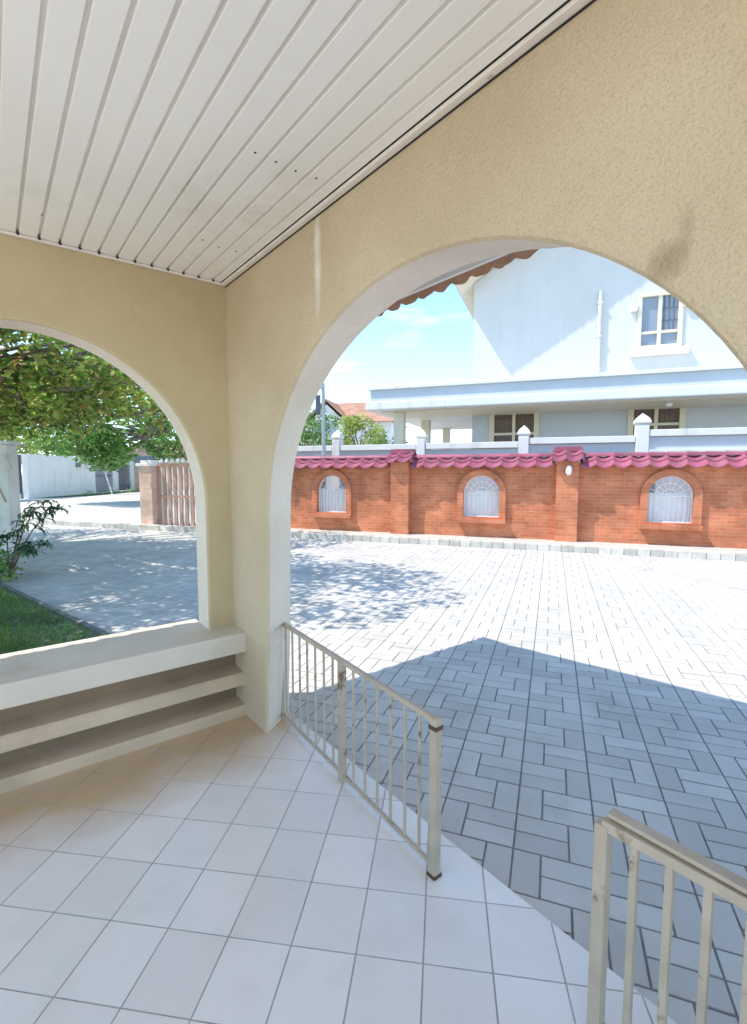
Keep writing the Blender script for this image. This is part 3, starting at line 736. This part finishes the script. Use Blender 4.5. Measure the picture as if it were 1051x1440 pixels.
# white car under the carport
car = empty('parked_car', 'white car parked under the carport behind the boundary wall', 'car', (-4.0, 20.0, 0), BRK)
prof = [(-2.1, .35), (-2.15, .75), (-1.9, .95), (-1.2, 1.02), (-.7, 1.52), (.9, 1.56), (1.5, 1.15), (2.05, 1.05), (2.15, .6), (2.05, .35)]
body = MB(); nb = len(prof); vs = []
for (yy, inset) in ((-.85, .06), (-.80, 0), (.80, 0), (.85, .06)):
    for a_, b_ in prof:
        k_ = 1 - inset * .6; vs.append((-4.0 + a_ * k_, 20.0 + yy * (0.86 if b_ > 1.2 else 1), .1 + b_ * k_))
body.add(vs, [(r_*nb+k, r_*nb+(k+1)%nb, (r_+1)*nb+(k+1)%nb, (r_+1)*nb+k) for r_ in range(3) for k in range(nb)] + [tuple(range(nb-1,-1,-1)), tuple(range(3*nb, 4*nb))])
part('body', body, M['car_paint'], car)
for xs in ((-.95, -.1), (0, .85)):
    part('side_window', MB().box(-4 + xs[0], -4 + xs[1], 20 - .775, 20 - .73, 1.17, 1.55), M['glass'], car)
for wx in (-1.35, 1.35):
    for wy in (-.8, .8):
        wh = part('wheel', MB().bar((-4 + wx, 20 + wy - .1, .22), (-4 + wx, 20 + wy + .1, .22), .32, n=20), M['rubber'], car)

# ------------------------------------------------------------------ vegetation
def leaf_cloud(rs, clumps, per, size, flat=.6, spread=.42):
    """clumps: list of (centre, radius). returns numpy verts, faces"""
    C = []; 
    for c, r_ in clumps:
        k = int(per * (r_ ** 2))
        d = rs.normal(0, 1, (k, 3)); d /= np.linalg.norm(d, axis=1)[:, None]
        rad = r_ * rs.uniform(.35, 1.0, (k, 1)) ** .6
        p = d * rad; p[:, 2] *= flat
        C.append(p + np.array(c))
    C = np.concatenate(C); n = len(C)
    a = rs.normal(0, 1, (n, 3)); a[:, 2] = a[:, 2] * .5 - .25; a /= np.linalg.norm(a, axis=1)[:, None]
    b = np.cross(a, rs.normal(0, 1, (n, 3)) + np.array([0, 0, 1.2])); b /= np.linalg.norm(b, axis=1)[:, None] + 1e-6
    L_ = size * rs.uniform(.6, 1.3, (n, 1)); W = L_ * .26
    nrm = np.cross(a, b) * L_ * .08
    V = np.stack([C, C + a*L_*.5 + b*W + nrm, C + a*L_, C + a*L_*.5 - b*W + nrm], 1).reshape(-1, 3)
    F_ = np.arange(n * 4).reshape(-1, 4)
    return V, F_
def limb(mb, p, q, r0, r1, rs, n=5, wob=.08, sides=8):
    pts = []; p = np.array(p, float); q = np.array(q, float)
    for k in range(n + 1):
        f = k / n; x = p + (q - p) * f
        if 0 < k < n: x = x + rs.normal(0, wob, 3) * np.linalg.norm(q - p) * .35
        pts.append(Vector(x))
    rr = [r0 + (r1 - r0) * k / n for k in range(n + 1)]
    mb.tube(pts, rr, sides); return pts
def tree(name, label, cat, base, fork, clumps, per, size, lm, bm_, r0=.16, seed=1, group=None, flat=.6):
    rs = np.random.RandomState(seed)
    root = empty(name, label, cat, base, None, group)
    tr = MB(); b = Vector(base)
    limb(tr, base, fork, r0, r0 * .7, rs, 5, .06, 10)
    for c, r_ in clumps:
        mid = np.array(fork) + (np.array(c) - np.array(fork)) * .5 + np.array([0, 0, .15])
        limb(tr, fork, mid, r0 * .34, r0 * .2, rs, 4, .07, 6)
        limb(tr, mid, c, r0 * .2, r0 * .06, rs, 4, .1, 5)
        for _ in range(2):
            limb(tr, c, np.array(c) + rs.normal(0, .5, 3) * r_, r0 * .07, .006, rs, 3, .12, 4)
    part('trunk', tr, bm_, root, smooth=True, merge=False)
    V, F_ = leaf_cloud(rs, clumps, per, size, flat)
    V = V - np.array(base)
    me = np_mesh('crown', V, F_, [lm]); o = bpy.data.objects.new('crown', me); link(o); o.parent = root
    return root
LM1 = leaf_mat('broad_mixed_leaves', [(0, (.07, .15, .03)), (.3, (.18, .32, .05)), (.6, (.36, .52, .10)), (.88, (.56, .62, .17)), (.955, (.50, .40, .10)), (1, (.48, .22, .08))], .5, .75)
LM2 = leaf_mat('fresh_green_leaves', [(0, (.07, .17, .04)), (.5, (.16, .33, .08)), (1, (.32, .48, .14))], .5)
LM3 = leaf_mat('yellow_green_leaves', [(0, (.17, .26, .05)), (.5, (.32, .42, .09)), (1, (.50, .55, .16))], .45)
LM4 = leaf_mat('narrow_dark_leaves', [(0, (.05, .10, .06)), (.6, (.09, .17, .09)), (1, (.2, .28, .14))], .3)
rs = np.random.RandomState(11)
cl1 = []
for k in range(95):
    x = rs.uniform(-13.5, -3.6); y = rs.uniform(6.2, 12.8)
    if x > -5 and y > 11: continue
    # crown underside droops towards the far left
    zb = 2.55 + .06 * abs(x + 9) * .3
    z = zb + abs(rs.normal(0, 1)) * 1.1
    cl1.append(((x, y, min(z, 6.2)), rs.uniform(.55, 1.05)))
for k in range(62):
    cl1.append(((rs.uniform(-9.0, -4.6), rs.uniform(2.6, 7.0), rs.uniform(3.3, 5.2)), rs.uniform(.7, 1.1)))
for k in range(14):
    cl1.append(((rs.uniform(-6.2, -3.9), rs.uniform(8.0, 10.5), rs.uniform(2.5, 3.3)), rs.uniform(.45, .7)))
for k in range(14):
    cl1.append(((rs.uniform(-5.0, -2.9), rs.uniform(4.8, 7.6), rs.uniform(4.2, 5.6)), rs.uniform(.4, .75)))
tree('shade_tree', 'large spreading shade tree with orange-flecked green leaves hanging over the paved yard', 'tree', (-10.2, 10.4, GZ), (-9.6, 10.2, 3.4), cl1, 430, .135, LM1, M['bark'], .27, 5, flat=.62)
cl2 = []
for k in range(46):
    d = rs.normal(0, 1, 3); d /= np.linalg.norm(d)
    cl2.append(((-11.6 + d[0] * 4.6, 24 + d[1] * 2.4, 5.2 + d[2] * 2.9), rs.uniform(.8, 1.4)))
tree('street_tree', 'fresh green tree standing on the road beyond the red gate', 'tree', (-10.2, 24, -.1), (-10.4, 24, 3.2), cl2, 330, .24, LM2, M['bark'], .2, 6, flat=.8)
for j, (bx, by, hz, r_, lab, lmx, nm) in enumerate((
    (-23.0, 30.0, 2.0, 1.5, 'yellow-green bushy tree just behind the long white wall', LM3, 'garden_tree'),
    (-24.5, 37.0, 3.0, 2.4, 'darker green tree far behind the white wall and grey gates', LM2, 'garden_tree'),
    (-30.0, 34.0, 4.5, 3.4, 'tall green tree far behind the white wall at the left', LM2, 'garden_tree'))):
    cl = []
    for k in range(26):
        d = rs.normal(0, 1, 3); d /= np.linalg.norm(d); cl.append(((bx + d[0]*r_*1.6, by + d[1]*r_*1.7, hz + r_*.7 + d[2]*r_*.75), r_*.45))
    tree(nm, lab, 'tree', (bx, by, -.1), (bx, by, hz), cl, 260 / r_, .2 + .05 * r_, lmx, M['bark'], .15, 20 + j, flat=.8)
# trees seen through the wide arch
def wpt(e_, p_, z=0): return BRK @ Vector((e_, p_, z))
def at(u, y, z=None):      # world x for a photo column at a real depth
    return (u - 525.5) / F * y
for j, (u, y, hz, r_, lab, lmx) in enumerate((
    (506, 26, 2.3, 1.25, 'round yellow-green tree beside the flat-roofed carport', LM3),
    (436, 24, 2.2, 1.35, 'green bushy tree behind the street lamp pole', LM2),
    (540, 33, 2.0, 1.3, 'low dark green tree behind the carport columns', LM2))):
    bx = at(u, y); cl = []
    for k in range(28):
        d = rs.normal(0, 1, 3); d /= np.linalg.norm(d); cl.append(((bx + d[0]*r_*1.0, y + d[1]*r_, hz + r_*.5 + d[2]*r_*1.05), r_*.42))
    tree('round_tree', lab, 'tree', (bx, y, -.1), (bx, y, hz - .4), cl, 520, .17, lmx, M['bark'], .12, 40 + j, flat=.85)

# street lamp
lx, ly = at(456, 12.9), 12.9
lm = empty('street_lamp', 'slim grey lamp post with a dark flat sign plate rising behind the brick wall', 'lamp', (lx, ly, -.1))
lpv = MB().lathe([(.06, -.1), (.055, 1.5), (.04, 3.75)], (lx, ly, 0), 14)
part('pole', lpv, M['metal_grey'], lm, smooth=True, auto=True)
hd = MB().bar((lx, ly, 3.6), (lx - .35, ly - .2, 3.85), .03, .025, n=8)
part('arm', hd, M['metal_grey'], lm)
part('lamp_head', MB().box(lx - .75, lx - .33, ly - .32, ly - .16, 3.82, 3.89), M['metal_grey'], lm, bevel=.02)
part('sign_plate', MB().box(lx - .20, lx - .07, ly - .03, ly - .01, 2.95, 3.45), M['dark_metal'], lm)

# far house with a red roof
def far_house(label, cx, cy, w_, d_, hwall, hroof, wallm, roofm, rot=0, group=None):
    Fm = Matrix.Translation(Vector((cx, cy, 0))) @ Matrix.Rotation(rot, 4, 'Z')
    h = empty('red_roofed_house', label, 'house', (0, 0, 0), Fm, group)
    part('wall', MB().box(-w_/2, w_/2, -d_/2, d_/2, -.1, hwall), wallm, h)
    o = .5
    g = MB().add([(-w_/2-o,-d_/2-o,hwall-.1),(w_/2+o,-d_/2-o,hwall-.1),(w_/2+o,d_/2+o,hwall-.1),(-w_/2-o,d_/2+o,hwall-.1),(-w_/4,0,hwall+hroof),(w_/4,0,hwall+hroof)],
        [(0,1,5,4),(1,2,5),(2,3,4,5),(3,0,4),(0,3,2,1)])
    part('roof', g, roofm, h)
    # front gable
    gx = -w_ / 5; gw = w_ / 4.2
    gg = MB().add([(gx-gw,-d_/2-.7,hwall+.0),(gx+gw,-d_/2-.7,hwall+.0),(gx,-d_/2-.7,hwall+hroof*.85),(gx-gw,0,hwall),(gx+gw,0,hwall),(gx,0,hwall+hroof*.85)], [(0,1,2),(0,2,5,3),(1,4,5,2)])
    part('gable', MB().add([(gx-gw*.8,-d_/2-.6,-.1),(gx+gw*.8,-d_/2-.6,-.1),(gx+gw*.8,-d_/2-.6,hwall+.0),(gx,-d_/2-.6,hwall+hroof*.7),(gx-gw*.8,-d_/2-.6,hwall+.0),(gx-gw*.8,-d_/2,-.1),(gx+gw*.8,-d_/2,-.1),(gx+gw*.8,-d_/2,hwall+.0),(gx,-d_/2,hwall+hroof*.7),(gx-gw*.8,-d_/2,hwall+.0)],
         [(0,1,2,3,4),(0,5,6,1),(1,6,7,2),(0,4,9,5)]), wallm, h)
    gb = MB()
    for sx in (-1, 1): rake(gb, gx + sx*gw*1.08, hwall - .15, gx, hwall + hroof*.85, -d_/2-.9, 0, .14)
    part('gable_roof', gb, roofm, h)
    part('window', MB().box(gx-.8, gx+.8, -d_/2-.66, -d_/2-.602, hwall-1.3, hwall-.2), M['glass'], h)
    return h
far_house('distant house with an orange-red tiled roof and a small gable behind the round trees', at(500, 44), 44, 7.5, 6, 5.6, 1.9, M['white'], M['roof_far'], R(-12))
far_house('distant pinkish house with a clay roof beyond the red gate', at(235, 44), 44, 7, 6, 2.9, 1.3, M['brick_pale'], M['roof_far'], R(20))

# ------------------------------------------------------------------ left side: across the road
gw_ = empty('white_wall', 'long plain white wall across the road with a small dark box on it', 'wall', (-19.4, 31, 0))
part('wall', MB().box(-19.7, -19.4, 27.6, 34.3, -.1, 2.35), M['white'], gw_)
part('coping', MB().box(-19.75, -19.35, 27.6, 34.3, 2.351, 2.43), M['white'], gw_)
part('wall_box', MB().box(-19.38, -19.3, 32.1, 32.5, 1.75, 2.0), M['dark_metal'], gw_)
g1 = empty('panel_gate', 'grey panelled gate at the left end of the white wall', 'gate', (-19.5, 25.6, 0))
part('panel', MB().box(-19.6, -19.5, 24.2, 27.2, .25, 2.4), M['grey_panel'], g1)
part('frame', MB().box(-19.49, -19.44, 24.2, 27.2, .75, .85).box(-19.49, -19.44, 24.2, 27.2, 2.28, 2.4).box(-19.49, -19.44, 27.1, 27.2, -.05, 2.27), M['dark_metal'], g1)
g2 = empty('panel_gate', 'grey panelled gate behind the young tree, right of the white wall', 'gate', (-19.5, 35.5, 0))
part('panel', MB().box(-19.6, -19.5, 34.4, 36.5, -.05, 2.3), M['grey_panel'], g2)
part('frame', MB().box(-19.49, -19.44, 34.4, 36.5, 1.1, 1.2).box(-19.49, -19.44, 34.4, 36.5, 2.2, 2.32), M['dark_metal'], g2)
for k, (y0, y1, lab) in enumerate(((36.5, 37.3, 'white gate pillar left of the dark barred gate across the road'), (39.2, 39.8, 'white gate pillar right of the dark barred gate across the road'))):
    o = empty('gate_pillar', lab, 'pillar', (-19.5, (y0 + y1) / 2, 0), None, 'white pillars across the road')
    part('shaft', MB().box(-19.75, -19.35, y0, y1, -.1, 2.4), M['white'], o)
    part('cap', MB().box(-19.8, -19.3, y0 - .05, y1 + .05, 2.401, 2.5), M['white'], o)
g3 = empty('barred_gate', 'dark blue-grey barred gate between two white pillars across the road', 'gate', (-19.5, 38.2, 0))
g = MB()
for k in range(10): g.box(-19.55, -19.5, 37.32 + k*.2, 37.4 + k*.2, 0, 2.0)
part('bars', g, M['dark_metal'], g3); part('kick_panel', MB().box(-19.49, -19.45, 37.3, 39.2, 0, .5), M['dark_metal'], g3); part('top_bar', MB().box(-19.49, -19.45, 37.3, 39.2, 1.9, 2.0), M['dark_metal'], g3)
rb = empty('brick_pillar', 'dark red brick pillar far across the road beside the white gate pillar', 'pillar', (-19.5, 41.2, 0))
part('shaft', MB().box(-19.8, -19.3, 39.95, 42.5, -.1, 2.3), M['brick'], rb); part('cap', MB().box(-19.85, -19.25, 39.9, 42.55, 2.301, 2.4), M['brick_pale'], rb)
# verge with grass in front of them
vg = MB().add([(-19.3, 27.6, -.05), (-19.3, 43, -.05), (-17.6, 43, -.05), (-18.2, 31, -.05)], [(0,1,2,3)]).build('verge', M['lawn_far']); vg['kind'] = 'structure'
# young tree on the verge
cly = [((-17.9 + dx, 32.9 + dy, z), r_) for dx, dy, z, r_ in ((0,0,2.4,.55),(.4,.2,2.1,.45),(-.5,-.1,2.0,.45),(.2,-.2,1.7,.4),(-.3,.3,2.7,.35))]
tree('young_tree', 'small young yellow-green tree with a thin pale stem on the grass verge', 'tree', (-17.6, 33, -.06), (-17.9, 32.9, 1.2), cly, 260, .2, LM3, M['concrete'], .06, 77)
cl = [((-18.3 + k * .25, 31.5 + k * 1.2, .1), .35) for k in range(6)]
V, F_ = leaf_cloud(np.random.RandomState(5), cl, 260, .14)
me = np_mesh('verge_grass', V, F_, [M['grass']]); o = bpy.data.objects.new('verge_grass', me); link(o)
tag(o, 'tufts of rough grass on the verge across the road', 'grass', kind='stuff')

# red-brown gate and its brick post in the line of the brick wall
gp = empty('gate_post', 'pale pink brick gate post with white cap beside the red gate', 'pillar', (-10.35, 10.6, 0), BRK)
part('shaft', MB().box(-10.58, -10.16, 10.4, 10.8, -.1, 1.62), M['brick_pale'], gp)
part('cap', MB().box(-10.64, -10.10, 10.34, 10.86, 1.621, 1.70).box(-10.55, -10.19, 10.43, 10.77, 1.701, 1.78), M['gate_white'], gp, bevel=.01)
gt = empty('sliding_gate', 'red-brown barred metal gate with white infill rods beside the brick gate post', 'gate', (-9.3, 10.6, 0), BRK)
fr = MB().box(-10.13, -8.1, 10.57, 10.63, -.04, .03).box(-10.13, -8.1, 10.572, 10.628, .78, .84).box(-10.13, -8.1, 10.57, 10.63, 1.62, 1.70)
part('frame', fr, M['gate_red'], gt)
xx = -10.12
while xx < -8.1:
    part('bar', MB().box(xx, xx + .07, 10.575, 10.625, .031, 1.619), M['gate_red'], gt); xx += .185
xx = -10.0
while xx < -8.15:
    part('infill_rod', MB().box(xx, xx + .035, 10.585, 10.615, .031, 1.619).lathe([(.05, 0), (.06, .05), (.01, .14)], (xx + .017, 10.6, 1.70), 8), M['gate_white'], gt); xx += .185
# pale concrete post by the lawn
cp = empty('concrete_post', 'pale concrete post standing at the left edge of the lawn', 'post', (-7.25, 9.55, 0))
part('shaft', MB().box(-7.75, -6.99, 9.4, 9.7, -.1, 2.0), M['concrete'], cp, bevel=.02)
part('cap', MB().box(-7.8, -6.94, 9.35, 9.75, 2.001, 2.07), M['white'], cp, bevel=.01)
part('cable', MB().tube([Vector((-7.28, 9.385, 2.0)), Vector((-7.26, 9.385, 1.4)), Vector((-7.05, 9.385, .9))], [.012, .012, .012], 6), M['gate_red'], cp)

# ------------------------------------------------------------------ lawn by the porch
LA = Vector((-2.35, 4.38, 0)); LB = Vector((-9.3, 9.97, 0))
poly = [LA, LB, Vector((-12, 7, 0)), Vector((-6, 0.5, 0)), Vector((-2.2, 2.35, 0))]
lw = MB().add([(p.x, p.y, GZ + .012) for p in poly] + [(p.x, p.y, GZ - .05) for p in poly], [(0,1,2,3,4)] + [(i, (i+1)%5, 5+(i+1)%5, 5+i) for i in range(5)]).build('lawn', M['soil']); lw['kind'] = 'structure'
ed = MB(); dv = (LB - LA).normalized(); nv = Vector((dv.y, -dv.x, 0))
ed.add([tuple(p) for p in [LA + Vector((0,0,GZ-.02)), LB + Vector((0,0,GZ-.02)), LB + nv*.05 + Vector((0,0,GZ-.02)), LA + nv*.05 + Vector((0,0,GZ-.02)),
        LA + Vector((0,0,GZ+.03)), LB + Vector((0,0,GZ+.03)), LB + nv*.05 + Vector((0,0,GZ+.03)), LA + nv*.05 + Vector((0,0,GZ+.03))]],
        [(0,3,2,1),(4,5,6,7),(0,1,5,4),(1,2,6,5),(2,3,7,6),(3,0,4,7)])
eo = ed.build('lawn_edging', M['edging']); eo['kind'] = 'structure'
rs = np.random.RandomState(9); N_ = 110000
uu = rs.uniform(0, 1, N_) ** .8; vv = rs.uniform(0, 1, N_)
P = np.array(LA)[None, :2] * 1.0 + np.outer(uu * 7.6, np.array(dv)[:2]) 
side = -np.array(nv)[:2] if (Vector((-6, 3, 0)) - LA).dot(nv) < 0 else np.array(nv)[:2]
dist = vv * 3.2; P = P + dist[:, None] * side
keepm = (dist > .05) & ((dist > .55) | (rs.uniform(0, 1, N_) < .45)) & (np.sin(P[:,0]*3.1)*np.sin(P[:,1]*2.7+1) + rs.normal(0,.5,N_) > -.75)
t_all = P @ np.array(dA)[:2]; keepm &= (t_all > 3.2)
P = P[keepm]; n = len(P)
hgt = rs.uniform(.025, .075, n); ang = rs.uniform(0, 2*math.pi, n); wd = .004
dx = np.cos(ang); dy = np.sin(ang); lean = rs.normal(0, .03, (n, 2))
V = np.zeros((n, 3, 3)); z0 = GZ + .012
V[:, 0] = np.stack([P[:,0] - dx*wd, P[:,1] - dy*wd, np.full(n, z0)], 1)
V[:, 1] = np.stack([P[:,0] + dx*wd, P[:,1] + dy*wd, np.full(n, z0)], 1)
V[:, 2] = np.stack([P[:,0] + lean[:,0], P[:,1] + lean[:,1], z0 + hgt], 1)
me = np_mesh('grass', V.reshape(-1, 3), np.arange(n * 3).reshape(-1, 3), [M['grass']])
o = bpy.data.objects.new('grass', me); link(o); tag(o, 'short patchy green grass on the lawn below the arched window', 'grass', kind='stuff')
# pebbles along the lawn edge
N_ = 1300; rs = np.random.RandomState(4); pb = MB()
V = []; Fp = []
for k in range(N_):
    q = LA + dv * rs.uniform(0, 7) ; q = np.array(q)[:2] + side * abs(rs.normal(.22, .2)) ; r_ = rs.uniform(.008, .02)
    b = len(V); a0 = rs.uniform(0, 6.28)
    for i in range(5):
        V.append((q[0] + r_*math.cos(a0+i*1.257), q[1] + r_*math.sin(a0+i*1.257)*.8, GZ + .011))
    V.append((q[0], q[1], GZ + .012 + r_*.7))
    Fp += [(b+i, b+(i+1)%5, b+5) for i in range(5)]
me = np_mesh('pebbles', np.array(V), np.array(Fp), [mat('pebble', (.20, .21, .20), .8, .2, 20, rand=.4)])
o = bpy.data.objects.new('pebbles', me); link(o); tag(o, 'grey pebbles strewn along the edge of the lawn', 'gravel', kind='stuff')

# small arching plant with long drooping leaves
def whorl_plant(label, base, stems, seed, L_=.24):
    rs = np.random.RandomState(seed); root = empty('leafy_shrub', label, 'shrub', base)
    V = []; Fq = []; mb = MB(); b0 = np.array(base)
    for tip in stems:
        tip = np.array(tip, float); pts = []
        for k in range(7):
            f = k / 6; p = b0 + (tip - b0) * f + np.array([0, 0, .22 * math.sin(math.pi * f)]); pts.append(Vector(p))
        mb.tube(pts, [.012 - .0012 * k for k in range(7)], 6)
        for node in (pts[3], pts[4], pts[5], pts[6], pts[6]):
            c0 = np.array(node)
            for _ in range(7):
                d = rs.normal(0, 1, 3); d[2] = abs(d[2]) * .2 + .1; d /= np.linalg.norm(d)
                sdv = np.cross(d, [0, 0, 1.]); sdv /= np.linalg.norm(sdv) + 1e-6
                l = L_ * rs.uniform(.6, 1.15); w_ = l * .11; b = len(V)
                p0 = c0; p1 = c0 + d*l*.4 + np.array([0,0,.02]); p2 = c0 + d*l*.75 + np.array([0,0,-.02]); p3 = c0 + d*l*.95 + np.array([0,0,-.10])
                V += [p0, p1 - sdv*w_, p1 + sdv*w_, p2 - sdv*w_*.8, p2 + sdv*w_*.8, p3]
                Fq += [(b, b+1, b+2), (b+1, b+3, b+4), (b+1, b+4, b+2), (b+3, b+5, b+4)]
    part('stem', mb, M['bark_red'], root, smooth=True, merge=False)
    me = np_mesh('leaves', np.array(V) - b0, np.array(Fq), [LM4]); o = bpy.data.objects.new('leaves', me); link(o); o.parent = root
    return root
whorl_plant('arching shrub with long drooping dark leaves at the far corner of the lawn', (-5.35, 7.1, GZ),
    [(-4.80, 7.1, 1.02), (-5.05, 7.2, .86), (-4.75, 7.0, .42), (-4.95, 7.0, .30), (-5.2, 6.9, .55), (-4.62, 7.15, .92)], 3)
V, F_ = leaf_cloud(np.random.RandomState(15), [((-5.6, 7.15, .12), .35), ((-5.95, 7.3, .2), .4), ((-5.35, 6.95, .05), .25)], 1500, .09)
rt_ = empty('low_bush', 'low soft green bush at the foot of the concrete post', 'bush', (-5.7, 7.15, GZ))
me = np_mesh('leaves', V - np.array([-5.7, 7.15, GZ]), F_, [LM2]); o = bpy.data.objects.new('leaves', me); link(o); o.parent = rt_
st = MB()
for k in range(6): st.bar((-5.7, 7.15, GZ), (-5.7 + rnd.uniform(-.4,.4), 7.15 + rnd.uniform(-.15,.15), .25), .008, .003, n=5)
part('stem', st, M['bark_red'], rt_)

bpy.context.view_layer.update()
